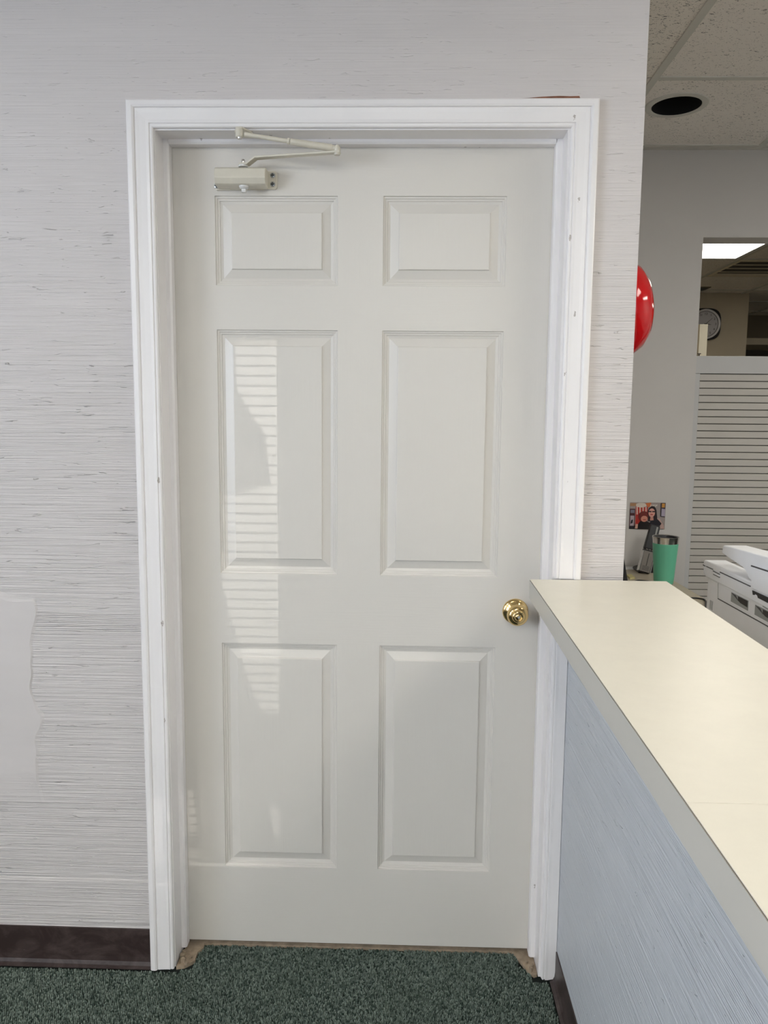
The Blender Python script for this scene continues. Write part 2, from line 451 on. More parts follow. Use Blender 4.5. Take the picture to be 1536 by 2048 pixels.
# ceilings
cl = MB()
cl.box(-3.0, 0.74, -4.3, 0.0, CZ, CZ+0.03); cl.box(0.74, 4.7, -4.3, -0.41, CZ, CZ+0.03)
cl.box(3.18, 4.7, -0.41, YB, CZ, CZ+0.03)
ceil = struct('ceiling', cl, 'ceil', 'suspended ceiling of fissured tiles in a metal grid', 'ceiling')
obj('deck', MB().box(-3.0, 6.2, -4.3, 9.0, 2.9, 2.95), 'darkgrey', ceil)
CANX, CANY, CANR = 1.492, 1.025, 0.085
def tile(x0, x1, y0, y1, mat, hole=None):
    g = 0.004; x0 += g; x1 -= g; y0 += g; y1 -= g
    mb = MB()
    if hole is None:
        mb.box(x0, x1, y0, y1, CZ, CZ+0.015)
    else:
        hx, hy, hr = hole; n = 48; outer = []; inner = []
        for i in range(n):
            a = 2*PI*i/n; c, s = math.cos(a), math.sin(a)
            t = min(((x1-hx)/c if c > 1e-6 else (x0-hx)/c if c < -1e-6 else 9), ((y1-hy)/s if s > 1e-6 else (y0-hy)/s if s < -1e-6 else 9))
            outer.append((hx+c*t, hy+s*t)); inner.append((hx+c*hr, hy+s*hr))
        # add exact corners by snapping the nearest ray
        for cx in (x0, x1):
            for cy in (y0, y1):
                j = min(range(n), key=lambda q: (outer[q][0]-cx)**2+(outer[q][1]-cy)**2); outer[j] = (cx, cy)
        vs = [(p[0], p[1], z) for z in (CZ, CZ+0.015) for p in outer] + [(p[0], p[1], z) for z in (CZ, CZ+0.015) for p in inner]
        fs = []
        for i in range(n):
            j = (i+1) % n
            fs += [(i, j, 2*n+j, 2*n+i), (n+i, 3*n+i, 3*n+j, n+j), (i, n+i, n+j, j), (2*n+i, 2*n+j, 3*n+j, 3*n+i)]
        mb.add(vs, fs)
    obj('ceiling_tile', mb, mat, ceil)
xs = [0.74, 1.35, 1.96, 2.57, 3.18]; ys = [-0.41, 0.20, 0.81, 1.42, YB]
for i in range(4):
    for j in range(4):
        hole = (CANX, CANY, CANR) if (i == 1 and j == 2) else None
        if i == 0:
            if ys[j+1] <= 0.21 and j == 0: tile(xs[0], xs[1], ys[0], 0.0-0.004, 'tile2')
            tile(WX, xs[1], max(ys[j], 0.0), ys[j+1], 'tile2') if ys[j+1] > 0 else None
        else: tile(xs[i], xs[i+1], ys[j], ys[j+1], 'tile', hole)
def tee(x0, x1, y0, y1, z=CZ):
    obj('grid_tee', MB().box(x0, x1, y0, y1, z-0.004, z+0.012), 'tee', ceil, bevel=0.001, seg=1)
for x in xs[1:4]: tee(x-0.0125, x+0.0125, -0.41, YB-0.02)
for y in ys[1:4]:
    for i in range(1, 4): tee(xs[i]+0.0125, xs[i+1]-0.0125, y-0.0125, y+0.0125)
obj('wall_angle', MB().box(WX, 3.18, YB-0.02, YB, CZ-0.004, CZ+0.012), 'tee', ceil)

# recessed can light in the ceiling tile
rc = thing('recessed_light', (CANX, CANY, CZ), 'unlit round recessed can light with black inside in a ceiling tile', 'ceiling light')
obj('trim_ring', MB().lathe([(0.083, 0.006), (0.083, -0.004), (0.088, -0.006), (0.104, -0.0035), (0.106, 0.0)], (CANX, CANY, CZ), (0,0,1), 48, cap0=False, cap1=False), 'tee', rc, smooth=40)
obj('housing', MB().lathe([(0.082, -0.003), (0.080, 0.03), (0.078, 0.16), (0.02, 0.165)], (CANX, CANY, CZ), (0,0,1), 48, cap0=False, cap1=True), 'blackmatt', rc, smooth=40)

# lit troffers of the waiting room, plus unseen panels added to brighten the reception side
def troffer(x0, x1, y0, y1, z, label, lens):
    t = thing('ceiling_light', ((x0+x1)/2, (y0+y1)/2, z), label, 'ceiling light')
    fr = MB(); w = 0.03
    fr.box(x0, x1, y0, y0+w, z-0.008, z); fr.box(x0, x1, y1-w, y1, z-0.008, z); fr.box(x0, x0+w, y0+w, y1-w, z-0.008, z); fr.box(x1-w, x1, y0+w, y1-w, z-0.008, z)
    obj('frame', fr, 'white', t)
    obj('diffuser', MB().box(x0+w, x1-w, y0+w, y1-w, z-0.006, z-0.001), lens, t)
troffer(-1.6, -0.99, -3.2, -1.98, CZ, 'lit fluorescent panel in the waiting room ceiling near the side window', 'lens_side')
troffer(1.9, 2.51, -1.7, -0.48, CZ, 'added unseen light panel in the ceiling over the reception desk', 'lens')  # unseen panel added to brighten the counter and the background
troffer(3.5, 4.1, -0.9, 0.3, CZ, 'added unseen fill panel in the ceiling before the grey wall', 'lens_fill_desk')  # added out of view to brighten the grey wall and ceiling tiles
troffer(0.25, 0.86, -3.9, -2.68, CZ, 'lit fluorescent panel in the waiting room ceiling above the walkway', 'lens_walk')

# ---------------------------------------------------------------- room beyond the opening
bk = MB()
bk.box(-0.5, 3.46, 4.95, 5.05, FZ-0.006, 2.9)
struct('wall_far', bk, 'beigewall', 'beige wall with a clock in the room beyond the opening', 'wall')
struct('wall_end', MB().box(3.0, 6.2, 6.9, 7.0, FZ-0.006, 2.9), 'darkgrey', 'dark wall at the very end of the back room', 'wall')
struct('wall_nook', MB().box(2.9, 3.0, 5.05, 7.0, FZ-0.006, 2.9), 'beigewall', 'beige wall hidden behind the clock wall', 'wall')
struct('wall_side', MB().box(6.1, 6.2, YB+WT, 6.9, FZ-0.006, 2.9), 'beigewall', 'beige side wall of the back room', 'wall')
struct('wall_inner', MB().box(1.35, 1.45, YB+WT, 4.95, FZ-0.006, 2.9), 'beigewall', 'beige wall hidden beside the opening', 'wall')
struct('trim_4', MB().box(3.46, 6.1, 6.3, 6.9, 2.26, CZ), 'beam', 'olive brown bulkhead under the back room ceiling', 'beam')
struct('trim_5', MB().box(3.46, 6.1, 6.28, 6.9, 2.195, 2.26), 'cream', 'pale band along the bottom of the brown bulkhead', 'trim')
cb = MB(); cb.box(1.45, 6.1, YB+WT, 6.9, CZ+0.03, CZ+0.06)
ceil2 = struct('ceiling_back_room', cb, 'ceil', 'suspended tile ceiling of the back room', 'ceiling')
bx0 = [2.785+0.61*i for i in range(-2, 6)]
by0 = [3.56+0.61*i for i in range(-3, 6)]
for i in range(len(bx0)-1):
    for j in range(len(by0)-1):
        a, b, c, d = bx0[i], bx0[i+1], by0[j], by0[j+1]
        if i == 1 and j in (1, 2): continue            # lit troffer
        if i in (2, 3) and j == 3: continue             # louvre
        if c >= 4.95 and a < 3.3: continue
        if d > 6.9: continue
        a = max(a, 1.46); c = max(c, YB+WT+.005); d = min(d, 4.945) if a < 3.39 else d
        if a >= 3.39 or c < 4.9:
            obj('ceiling_tile', MB().box(a+.004, b-.004, c+.004, d-.004, CZ, CZ+0.014), 'tile', ceil2)
for x in bx0[1:]:
    y1 = 4.94 if x < 3.46 else 6.3
    obj('grid_tee', MB().box(x-.0125, x+.0125, YB+WT+.01, y1, CZ-.006, CZ+.01), 'tee', ceil2)
for y in by0[1:]:
    if y > 6.3: continue
    for i in range(len(bx0)-1):
        if y > 4.94 and bx0[i] < 3.39: continue
        if i == 1 and abs(y-2.95) < .01: continue
        obj('grid_tee', MB().box(max(bx0[i], 1.46)+.0125, bx0[i+1]-.0125, y-.0125, y+.0125, CZ-.006, CZ+.01), 'tee', ceil2)
troffer(4.63, 5.21, 3.0, 4.16, CZ-.007, 'added unseen fill panel deeper in the back room', 'lens_back')  # unseen panel added to give the far ceiling more warm light
troffer(2.185, 2.77, 2.36, 3.545, CZ, 'brightly lit ceiling panel seen through the opening', 'lens_back')
lv = thing('louvre_light', (3.39, 3.865, CZ), 'dark slatted ceiling louvre panel beyond the lit panel', 'ceiling louvre')
obj('housing', MB().box(2.80, 3.99, 3.575, 4.155, CZ+.010, CZ+.028), 'gap', lv)
fr = MB(); fr.box(2.80, 3.99, 3.575, 3.62, CZ-.008, CZ+.01); fr.box(2.80, 3.99, 4.13, 4.155, CZ-.008, CZ+.01)
fr.box(2.80, 2.82, 3.62, 4.13, CZ-.008, CZ+.01); fr.box(3.97, 3.99, 3.62, 4.13, CZ-.008, CZ+.01)
obj('frame', fr, 'cream', lv)
for i in range(3):
    y = 3.745 + i*0.128
    obj('louvre_blade', MB().box(2.82, 3.97, y-.005, y+.005, CZ-.006, CZ-.002), 'cream', lv)
vt = thing('ceiling_vent', (2.86, 4.73, CZ), 'small dark vent in the ceiling before the clock wall', 'vent')
obj('frame', MB().box(2.55, 3.02, 4.64, 4.80, CZ-.006, CZ), 'beam', vt)
for i in range(5): obj('slat', MB().box(2.57, 3.0, 4.655+i*.028, 4.665+i*.028, CZ-.011, CZ-.006), 'darkgrey', vt)

# ================================================================== DOOR FRAME
jm = MB()
jm.box(DX0-0.02, DX0, 0.0, WT, FZ, HZ+0.02); jm.box(DX1, DX1+0.02, 0.0, WT, FZ, HZ+0.02); jm.box(DX0, DX1, 0.0, WT, HZ, HZ+0.02)
frame = struct('trim_1', jm, 'trim', 'white painted door jamb lining the opening', 'door frame')
sp = MB(); SX0, SX1, SZ = 0.005, 0.907, 2.034
# stop strips with an eased front edge
def stop_leg(xa, xb, sgn):
    e = 0.004
    pr = [(xa, 0.055), (xb-sgn*e, 0.055), (xb, 0.055+e), (xb, DY-0.001), (xa, DY-0.001)]
    return MB().prism(pr, 'z', 0.004, HZ)
obj('door_stop', stop_leg(DX0, SX0, 1), 'trim', frame); obj('door_stop', stop_leg(DX1, SX1, -1), 'trim', frame)
obj('door_stop', MB().prism([(0.055, HZ), (0.055, SZ+.004), (0.059, SZ), (DY-0.001, SZ), (DY-0.001, HZ)], 'x', SX0, SX1), 'trim', frame)
# moulded casing: (distance from inner edge, thickness)
CW = 0.058
PROF = [(0.0, 0.0), (0.0, 0.0085), (0.0025, 0.0105), (0.006, 0.0108), (0.0078, 0.0095), (0.0092, 0.0122), (0.016, 0.0118), (0.030, 0.0128), (0.0385, 0.0140),
        (0.0405, 0.0130), (0.042, 0.0165), (0.046, 0.0185), (0.055, 0.0180), (0.058, 0.0155), (0.058, 0.0)]
IX0, IX1, IZ = -0.010, 0.928, 2.047
def casing_leg(x_in, sgn, z0, z1m, clip=None):
    """vertical leg mitred at the top (z1m = inner corner height) or square (clip: z top)"""
    mb = MB(); pr = PROF
    vs = []
    for t, h in pr: vs.append((x_in+sgn*t, -h, z0))
    for t, h in pr: vs.append((x_in+sgn*t, -h, (z1m+t) if clip is None else clip))
    n = len(pr)
    fs = [tuple(range(n)), tuple(range(2*n-1, n-1, -1))] + [(i, (i+1) % n, n+(i+1) % n, n+i) for i in range(n)]
    return mb.add(vs, fs)
def clip_prof(pr, tmax):
    out = []
    for i, (t, h) in enumerate(pr):
        if t <= tmax: out.append((t, h))
        else:
            t0, h0 = pr[i-1]; hh = h0 + (h-h0)*(tmax-t0)/(t-t0); out += [(tmax, hh), (tmax, 0.0)]; break
    return out
cas = struct('trim_2', casing_leg(IX0, -1, FZ, IZ), 'trim', 'white moulded casing up the hinge side of the door', 'trim')
CTZ = 1.026                          # counter top surface
up = MB()
n = len(PROF)
struct('trim_3', casing_leg(IX1, 1, CTZ+0.0005, IZ), 'trim', 'white moulded casing on the latch side above the counter', 'trim')
PR = clip_prof(PROF, 0.0355)
lo = MB(); vs = [(IX1+t, -h, FZ-0.0+0.004*(i % 3 == 1)) for i, (t, h) in enumerate(PR)] + [(IX1+t, -h, CTZ-0.046) for t, h in PR]
n = len(PR)
lo.add(vs, [tuple(range(n)), tuple(range(2*n-1, n-1, -1))] + [(i, (i+1) % n, n+(i+1) % n, n+i) for i in range(n)])
struct('trim_6', lo, 'trim', 'white casing leg squeezed in below the counter beside the half wall', 'trim')
hd = MB(); n = len(PROF)
vs = [(IX0-t, -h, IZ+t) for t, h in PROF] + [(IX1+t, -h, IZ+t) for t, h in PROF]
hd.add(vs, [tuple(range(n)), tuple(range(2*n-1, n-1, -1))] + [(i, (i+1) % n, n+(i+1) % n, n+i) for i in range(n)])
struct('trim_7', hd, 'trim', 'white moulded head casing over the door', 'trim')
# torn paper edge showing above the head casing
tp = MB(); pts = []
top = [(0.40, .0012), (0.44, .0022), (0.47, .001), (0.60, .0018), (0.67, .0022), (0.72, .0030), (0.77, .0042), (0.80, .0050), (0.83, .0062), (0.86, .0088), (0.875, .0096), (0.90, .0106), (0.925, .0098), (0.944, .0104), (0.946, .006), (0.947, .001)]
for i in range(len(top)-1):
    (xa, ha), (xb, hb) = top[i], top[i+1]; zb = IZ+CW
    tp.prism([(xa, zb), (xb, zb), (xb, zb+hb), (xa, zb+ha)], 'y', -0.0012, 0.0)
obj('torn_paper', tp, 'torn', wall_door)

# ================================================================== DOOR
door = bpy.data.objects.new('door_1', None); C.objects.link(door); door.location = (0.4565, DY, 0.008)
tag(door, 'six-panel moulded door painted pale cream with a brass knob', 'door', kind='structure')
DZ0, DZ1 = 0.008, 2.040
dl, dr = -0.004, 0.917
PX = [(0.105, 0.400), (0.508, 0.801)]
PZ = [(0.222, 0.828), (1.009, 1.612), (1.717, 1.925)]
sl = MB(); yb = DY+0.036
for xa, xb in ((dl, PX[0][0]), (PX[1][1], dr)): sl.box(xa, xb, DY, yb, DZ0, DZ1, 1)
for za, zb in ((DZ0, PZ[0][0]), (PZ[0][1], PZ[1][0]), (PZ[1][1], PZ[2][0]), (PZ[2][1], DZ1)): sl.box(PX[0][0], PX[1][1], DY, yb, za, zb, 0)
for za, zb in PZ: sl.box(PX[0][1], PX[1][0], DY, yb, za, zb, 1)
obj('slab', sl, ['door_h', 'door_v'], door)
PPR = [(0.0, 0.0), (0.0012, 0.0034), (0.0050, 0.0040), (0.0060, 0.0062), (0.0100, 0.0068), (0.0112, 0.0088), (0.0175, 0.0105), (0.0375, 0.0042), (0.0385, 0.0012), (0.0400, 0.0006)]
for xa, xb in PX:
    for za, zb in PZ:
        mb = MB(); vs = []; fs = []
        for t, d in PPR:
            vs += [(xa+t, DY+d, za+t), (xb-t, DY+d, za+t), (xb-t, DY+d, zb-t), (xa+t, DY+d, zb-t)]
        for i in range(len(PPR)-1):
            for k in range(4): fs.append((i*4+k, i*4+(k+1) % 4, i*4+4+(k+1) % 4, i*4+4+k))
        L = (len(PPR)-1)*4; fs.append((L, L+1, L+2, L+3))
        vs += [(xa, yb, za), (xb, yb, za), (xb, yb, zb), (xa, yb, zb)]; B = len(vs)-4
        for k in range(4): fs.append((k, (k+1) % 4, B+(k+1) % 4, B+k))
        fs.append((B+3, B+2, B+1, B)); mb.add(vs, fs)
        obj('panel', mb, 'door_v', door)
# brass knob (lathed along -Y)
KX, KZ = 0.849, 0.9225
kn = obj('door_knob', MB().lathe([(0.0125, 0.006), (0.0118, 0.018), (0.013, 0.022), (0.0175, 0.026), (0.0232, 0.031), (0.0262, 0.0365), (0.0268, 0.041), (0.0255, 0.046), (0.0225, 0.050),
    (0.0190, 0.0525), (0.0165, 0.0530), (0.0158, 0.0545), (0.0150, 0.0570), (0.0120, 0.0592), (0.0105, 0.0592), (0.0100, 0.0575), (0.0080, 0.0570), (0.0070, 0.0585), (0.0035, 0.0592), (0.0008, 0.0594)], (KX, DY, KZ), (0,-1,0), 40), 'brass', door, smooth=50)
tag(kn, 'polished brass knob')
obj('rose', MB().lathe([(0.0325, 0.0), (0.0325, 0.002), (0.0310, 0.0045), (0.0275, 0.0065), (0.0235, 0.0075), (0.0215, 0.0095), (0.0150, 0.0115), (0.0115, 0.012)], (KX, DY, KZ), (0,-1,0), 40), 'brass', kn, smooth=50)
obj('key_cylinder', MB().lathe([(0.0033, 0.059), (0.0030, 0.0606)], (KX, DY, KZ), (0,-1,0), 16), 'chrome', kn)
# scuff strip / bare threshold below the door
obj('threshold', MB().box(DX0, DX1, 0.089, WT, FZ-0.006, FZ+0.002), 'subfloor', frame)
def chip(pts, z0, z1):
    return MB().prism(pts, 'z', z0, z1)
dbs = tag(obj('rubble_patch', chip([(-0.006, -0.004), (0.014, 0.000), (0.036, 0.020), (0.034, 0.052), (0.046, 0.070), (0.044, 0.088), (0.003, 0.088), (-0.006, 0.05)], FZ-0.006, FZ+0.003), 'subfloor', origin=(0.02, 0.03, FZ)),
    'bare tan subfloor patch where carpet is torn away at the hinge jamb', 'floor patch')
for q in [((0.0, 0.03), .010, .009), ((0.008, 0.012), .008, .010), ((0.018, 0.006), .007, .006), ((0.002, 0.046), .007, .008), ((0.022, 0.03), .005, .004)]:
    (cx, cy), r, h = q
    pts = [(cx+r*rnd.uniform(.6, 1.1)*math.cos(a), cy+r*rnd.uniform(.6, 1.1)*math.sin(a)) for a in [i*2*PI/6 for i in range(6)]]
    obj('chip', chip(pts, FZ+.003, FZ+.003+h), 'subfloor', dbs)
dbr = tag(obj('rubble_patch', chip([(0.868, 0.088), (0.921, 0.088), (0.921, 0.006), (0.912, 0.002), (0.896, 0.020), (0.888, 0.045)], FZ-0.006, FZ+0.003), 'subfloor', origin=(0.9, 0.03, FZ)),
    'bare tan subfloor patch where carpet is torn away at the latch jamb', 'floor patch')
for q in [((0.908, 0.03), .008, .008), ((0.905, 0.015), .006, .010), ((0.90, 0.045), .006, .006)]:
    (cx, cy), r, h = q
    pts = [(cx+r*rnd.uniform(.6, 1.1)*math.cos(a), cy+r*rnd.uniform(.6, 1.1)*math.sin(a)) for a in [i*2*PI/6 for i in range(6)]]
    obj('chip', chip(pts, FZ+.003, FZ+.003+h), 'subfloor', dbr)

# ================================================================== DOOR CLOSER
cz = thing('door_closer', (0.18, DY, 1.928), 'almond surface door closer with folded arm at the top of the door', 'door closer')
CX0, CX1 = 0.116, 0.235
obj('mounting_plate', MB().prism([(0.108, 1.940), (0.112, 1.936), (0.252, 1.938), (0.256, 1.942), (0.256, 1.976), (0.252, 1.980), (0.112, 1.979), (0.108, 1.975)], 'y', DY-0.006, DY), 'closer', cz, bevel=0.0012)
obj('body', MB().prism([(DY-0.006, 1.978), (0.044, 1.978), (0.037, 1.973), (0.0335, 1.952), (0.041, 1.940), (0.048, 1.938), (DY-0.006, 1.938)], 'x', CX0, CX1), 'closer', cz, bevel=0.0015)
for i, (sx, sz) in enumerate(((0.2455, 1.9695), (0.2455, 1.9495), (0.1118, 1.9455))):
    s = obj('screw', MB().lathe([(0.0058, 0.0), (0.0056, 0.0016), (0.0035, 0.0026), (0.0005, 0.0028)], (sx, DY-0.006, sz), (0,-1,0), 16), 'steel', cz, smooth=40)
    x = MB(); x.box(sx-.0040, sx+.0040, DY-.0091, DY-.0084, sz-.0019, sz+.0009); x.box(sx-.0009, sx+.0009, DY-.0092, DY-.0084, sz-.0040, sz+.0040)
    obj('cross_slot', x, 'darkscrew', s)
PXN, PYN = 0.182, 0.048
obj('pinion_collar', MB().lathe([(0.0115, 0.0), (0.0105, -0.004), (0.0085, -0.005), (0.0085, -0.006)], (PXN, PYN+.004, 1.938), (0,0,1), 24), 'closer_pale', cz, smooth=40)
obj('pinion_nut', MB().prism([(PXN-.005, PYN-.001), (PXN+.005, PYN-.001), (PXN+.005, PYN+.009), (PXN-.005, PYN+.009)], 'z', 1.9235, 1.932), 'closer_pale', cz, bevel=0.0008)
obj('pinion_boss', MB().lathe([(0.011, 0.0), (0.0105, 0.004), (0.009, 0.005)], (PXN, PYN, 1.979), (0,0,1), 24), 'closer_pale', cz, smooth=40)
EX, EY = 0.405, 0.004
# main arm: flat bar with a joggle, outline in plan swept in height
d = Vector((EX-PXN, EY-PYN, 0)); Lr = d.length; d.normalize(); pz = Vector((-d.y, d.x, 0))
st = [(-0.009, 1.983), (0.012, 1.983), (0.032, 1.9955), (Lr+0.007, 1.9955)]
am = MB(); vs = []; th = 0.0045; wd = [0.0085, 0.0095, 0.0095, 0.0075]
for (t, z), w in zip(st, wd):
    p = Vector((PXN, PYN, 0)) + d*t
    for s1 in (-1, 1):
        for zz in (z, z+th): q = p + pz*w*s1; vs.append((q.x, q.y, zz))
fs = [(0,1,3,2), (12,14,15,13)]
for i in range(3):
    a = i*4; fs += [(a, a+4, a+5, a+1), (a+2, a+3, a+7, a+6), (a, a+2, a+6, a+4), (a+1, a+5, a+7, a+3)]
obj('main_arm', am.add(vs, fs), 'closer', cz, bevel=0.001)
obj('arm_bolt', MB().lathe([(0.0042, 0.0), (0.0042, 0.003), (0.0046, 0.0055), (0.0036, 0.0085), (0.001, 0.0095)], (PXN, PYN, 1.9875), (0,0,1), 16), 'chrome', cz, smooth=40)
# elbow pivot, tube, rod and shoe
obj('elbow_pin', MB().lathe([(0.0065, -0.004), (0.0070, -0.002), (0.0070, 0.005), (0.0076, 0.006), (0.0076, 0.012), (0.0055, 0.0150), (0.0040, 0.0175), (0.001, 0.0185)], (EX, EY, 1.9955), (0,0,1), 20), 'closer', cz, smooth=40)
SHX, SHY, SHZ = 0.188, -0.018, 2.0305
e0 = Vector((EX, EY, 2.0050)); s0 = Vector((SHX, SHY, SHZ)); dv = (s0-e0)
obj('elbow_knuckle', MB().tube([e0+dv*0.0, e0+dv*0.035, e0+dv*0.07], [0.0062, 0.0068, 0.0060], 12), 'closer', cz, smooth=40)
obj('forearm_tube', MB().tube([e0+dv*0.05, e0+dv*0.06, e0+dv*0.48, e0+dv*0.485], [0.0072, 0.0082, 0.0070, 0.0055], 16), 'closer', cz, smooth=40)
obj('adjusting_collar', MB().tube([e0+dv*0.487, e0+dv*0.490, e0+dv*0.512, e0+dv*0.515], [0.0055, 0.0066, 0.0066, 0.0055], 16), 'closer', cz, smooth=40)
obj('forearm_rod', MB().tube([e0+dv*0.515, e0+dv*0.53, e0+dv*0.85, e0+dv*0.95], [0.0046, 0.0050, 0.0046, 0.0052], 14), 'closer', cz, smooth=40)
obj('shoe', MB().lathe([(0.0075, -0.009), (0.0085, -0.008), (0.0085, 0.008), (0.0078, 0.0092)], (SHX, SHY, SHZ+0.0005), (0,0,1), 20), 'closer', cz, smooth=40)
obj('shoe_screw', MB().lathe([(0.0058, 0.0), (0.005, -0.003), (0.001, -0.0036)], (SHX, SHY, SHZ-0.0085), (0,0,1), 14), 'chrome', cz, smooth=40)
obj('shoe_plate', MB().prism([(SHX-.007, -.024), (SHX+.007, -.024), (SHX+.024, .004), (SHX+.024, .036), (SHX-.016, .036), (SHX-.016, .004)], 'z', HZ-.0045, HZ-.0005), 'closer', cz, bevel=0.001)

# ================================================================== COUNTER
hwl = MB(); hwl.box(0.9645, 1.08, -2.6, 0.0, FZ-0.006, CTZ-0.046)
struct('wall_counter', hwl, 'halfwall', 'low half wall under the counter with combed paint texture', 'half wall')
ctop = thing('countertop', (1.01, -1.0, CTZ-0.045), 'long cream laminate countertop with a dark seam on its grey edge', 'countertop')
def qx(y): return 0.8662 + (y+0.0195)*0.0160      # left edge
def rx(y): return 1.186 + (y+0.0195)*0.0260      # right edge
YE = -0.0195; YS = -1.092; YN = -2.6
def slab(ya, yb, za, zb, inl=0.0, inr=0.0):
    mb = MB()
    return mb.prism([(qx(ya)+inl, ya), (rx(ya)-inr, ya), (rx(yb)-inr, yb), (qx(yb)+inl, yb)], 'z', za, zb)
obj('core', slab(YE-.0005, YN, CTZ-0.045, CTZ-0.0028, 0.001, 0.001), 'edgeband', ctop)
obj('laminate_sheet', slab(YE, YS+0.0003, CTZ-0.0012, CTZ), 'counter', ctop)
obj('laminate_sheet', slab(YS-0.0003, YN, CTZ-0.0012, CTZ), 'counter', ctop)
obj('seam', slab(YE, YN, CTZ-0.0028, CTZ-0.0012, 0.0004, 0.0004), 'kraft', ctop)
eb = MB(); eb.prism([(qx(YE)-.0008, YE), (qx(YE)+.001, YE), (qx(YN)+.001, YN), (qx(YN)-.0008, YN)], 'z', CTZ-0.045, CTZ-0.0026)
obj('edge_band', eb, 'edgeband', ctop)
eb = MB(); eb.prism([(rx(YE)+.0008, YE), (rx(YE)-.001, YE), (rx(YN)-.001, YN), (rx(YN)+.0008, YN)], 'z', CTZ-0.045, CTZ-0.0026)
obj('edge_band', eb, 'edgeband', ctop)

# baseboards: brown vinyl cove base
def base_profile(h): return [(0.0, h), (0.0028, h), (0.0032, h-0.002), (0.0032, 0.026), (0.0045, 0.014), (0.009, 0.005), (0.016, 0.0015), (0.016, 0.0), (0.0, 0.0)]
bp_ = MB(); P = base_profile(0.103); n = len(P); vs = []
for x, dz in ((-2.9, 0.03), (-0.0685, -0.0035)):
    dz = 0.0095 if x < -1 else -0.0005
    for t, h in P: vs.append((x, -t, FZ + (h + dz if h > 0.012 else h)))
bp_.add(vs, [tuple(range(n)), tuple(range(2*n-1, n-1, -1))] + [(i, (i+1) % n, n+(i+1) % n, n+i) for i in range(n)])
struct('baseboard_left', bp_, 'base', 'dark brown vinyl baseboard along the wall left of the door', 'baseboard')
br = MB(); P = base_profile(0.082); n = len(P); vs = []
for y in (-0.0165, -2.6):
    for t, h in P: vs.append((0.9645-t, y, FZ+h))
br.add(vs, [tuple(range(n)), tuple(range(2*n-1, n-1, -1))] + [(i, (i+1) % n, n+(i+1) % n, n+i) for i in range(n)])
struct('baseboard_right', br, 'base', 'dark brown vinyl baseboard along the foot of the half wall', 'baseboard')

# carpet: loop pile as real tufts near the door
def carpet():
    rg = np.random.default_rng(3); p = 0.0050
    gx, gy = np.meshgrid(np.arange(-0.95, 0.962, p), np.arange(-0.62, 0.092, p))
    gx = gx + (np.arange(gx.shape[0]) % 2)[:, None]*p*0.5
    x = gx.ravel() + rg.uniform(-.0011, .0011, gx.size); y = gy.ravel() + rg.uniform(-.0011, .0011, gx.size)
    keep = ((y < -0.018) & (x < 0.946)) | ((x > 0.006) & (x < 0.906))
    e = 0.004*np.sin(x*140) + 0.003*np.sin(x*61+1)
    keep &= y < 0.087+e*0.4
    keep &= ~((x < 0.040+e) & (x > -0.02) & (y > -0.012+ (x*0.3)))
    keep &= ~((x > 0.884+e) & (y > 0.002+(0.92-x)*0.9))
    x, y = x[keep], y[keep]; N = len(x)
    r = 0.0026*rg.uniform(.8, 1.15, N); h = 0.0070*rg.uniform(.65, 1.2, N); a0 = rg.uniform(0, 2*PI, N)
    tx = rg.uniform(-.0012, .0012, N); ty = rg.uniform(-.0012, .0012, N)
    V = np.zeros((N, 11, 3)); zb = FZ-0.006
    for k in range(5):
        a = a0 + k*2*PI/5
        V[:, k] = np.stack([x+r*np.cos(a), y+r*np.sin(a), np.full(N, zb)], 1)
        V[:, 5+k] = np.stack([x+tx*.6+r*.85*np.cos(a), y+ty*.6+r*.85*np.sin(a), zb+h*.65], 1)
    V[:, 10] = np.stack([x+tx, y+ty, zb+h], 1)
    F = []
    for k in range(5):
        j = (k+1) % 5; F += [(k, j, 5+j), (k, 5+j, 5+k), (5+k, 5+j, 10)]
    F = (np.array(F)[None] + (np.arange(N)*11)[:, None, None]).reshape(-1, 3)
    me = bpy.data.meshes.new('carpet_pile')
    me.vertices.add(N*11); me.vertices.foreach_set('co', V.reshape(-1))
    nf = len(F); me.loops.add(nf*3); me.loops.foreach_set('vertex_index', F.reshape(-1).astype(np.int32))
    me.polygons.add(nf); me.polygons.foreach_set('loop_start', np.arange(0, nf*3, 3, dtype=np.int32))
    me.update(calc_edges=True); me.validate()
    me.polygons.foreach_set('use_smooth', [True]*nf)
    me.materials.append(MAT['carpet'])
    o = bpy.data.objects.new('carpet_pile', me); C.objects.link(o)
    tag(o, 'dark green loop pile carpet in front of the door', 'carpet', kind='stuff')
carpet()

# ================================================================== BEHIND THE COUNTER
DKZ = 0.78
dk = thing('desk', (1.36, 0.5, FZ), 'beige laminate work surface below and behind the counter', 'desk')
obj('work_surface', MB().box(WX+.002, 1.632, 0.002, YB-.002, DKZ-.03, DKZ), 'desk', dk, bevel=0.002)
obj('work_surface', MB().box(1.082, 1.632, -2.55, 0.001, DKZ-.03, DKZ), 'desk', dk, bevel=0.002)
for y in (-2.4, -0.9, 0.6, 1.4): obj('leg_panel', MB().box(1.15, 1.6, y-.012, y+.012, FZ-0.006, DKZ-.03), 'desk', dk)

# printer
PX0 = 1.45; sc = (PX0-.5678)/(1.25-.5678)
def PY(y): return -1.819 + (y+1.819)*sc
def PZZ(z): return 1.3971 + (z-1.3971)*sc
pr = thing('printer', (1.50, 0.15, DKZ), 'white multifunction printer with raised document feeder behind the counter', 'printer')
def yz(pts): return [(PY(a), PZZ(b)) for a, b in pts]
ZB = 1.3971 - (1.3971-DKZ)/sc           # desk level in the profile frame
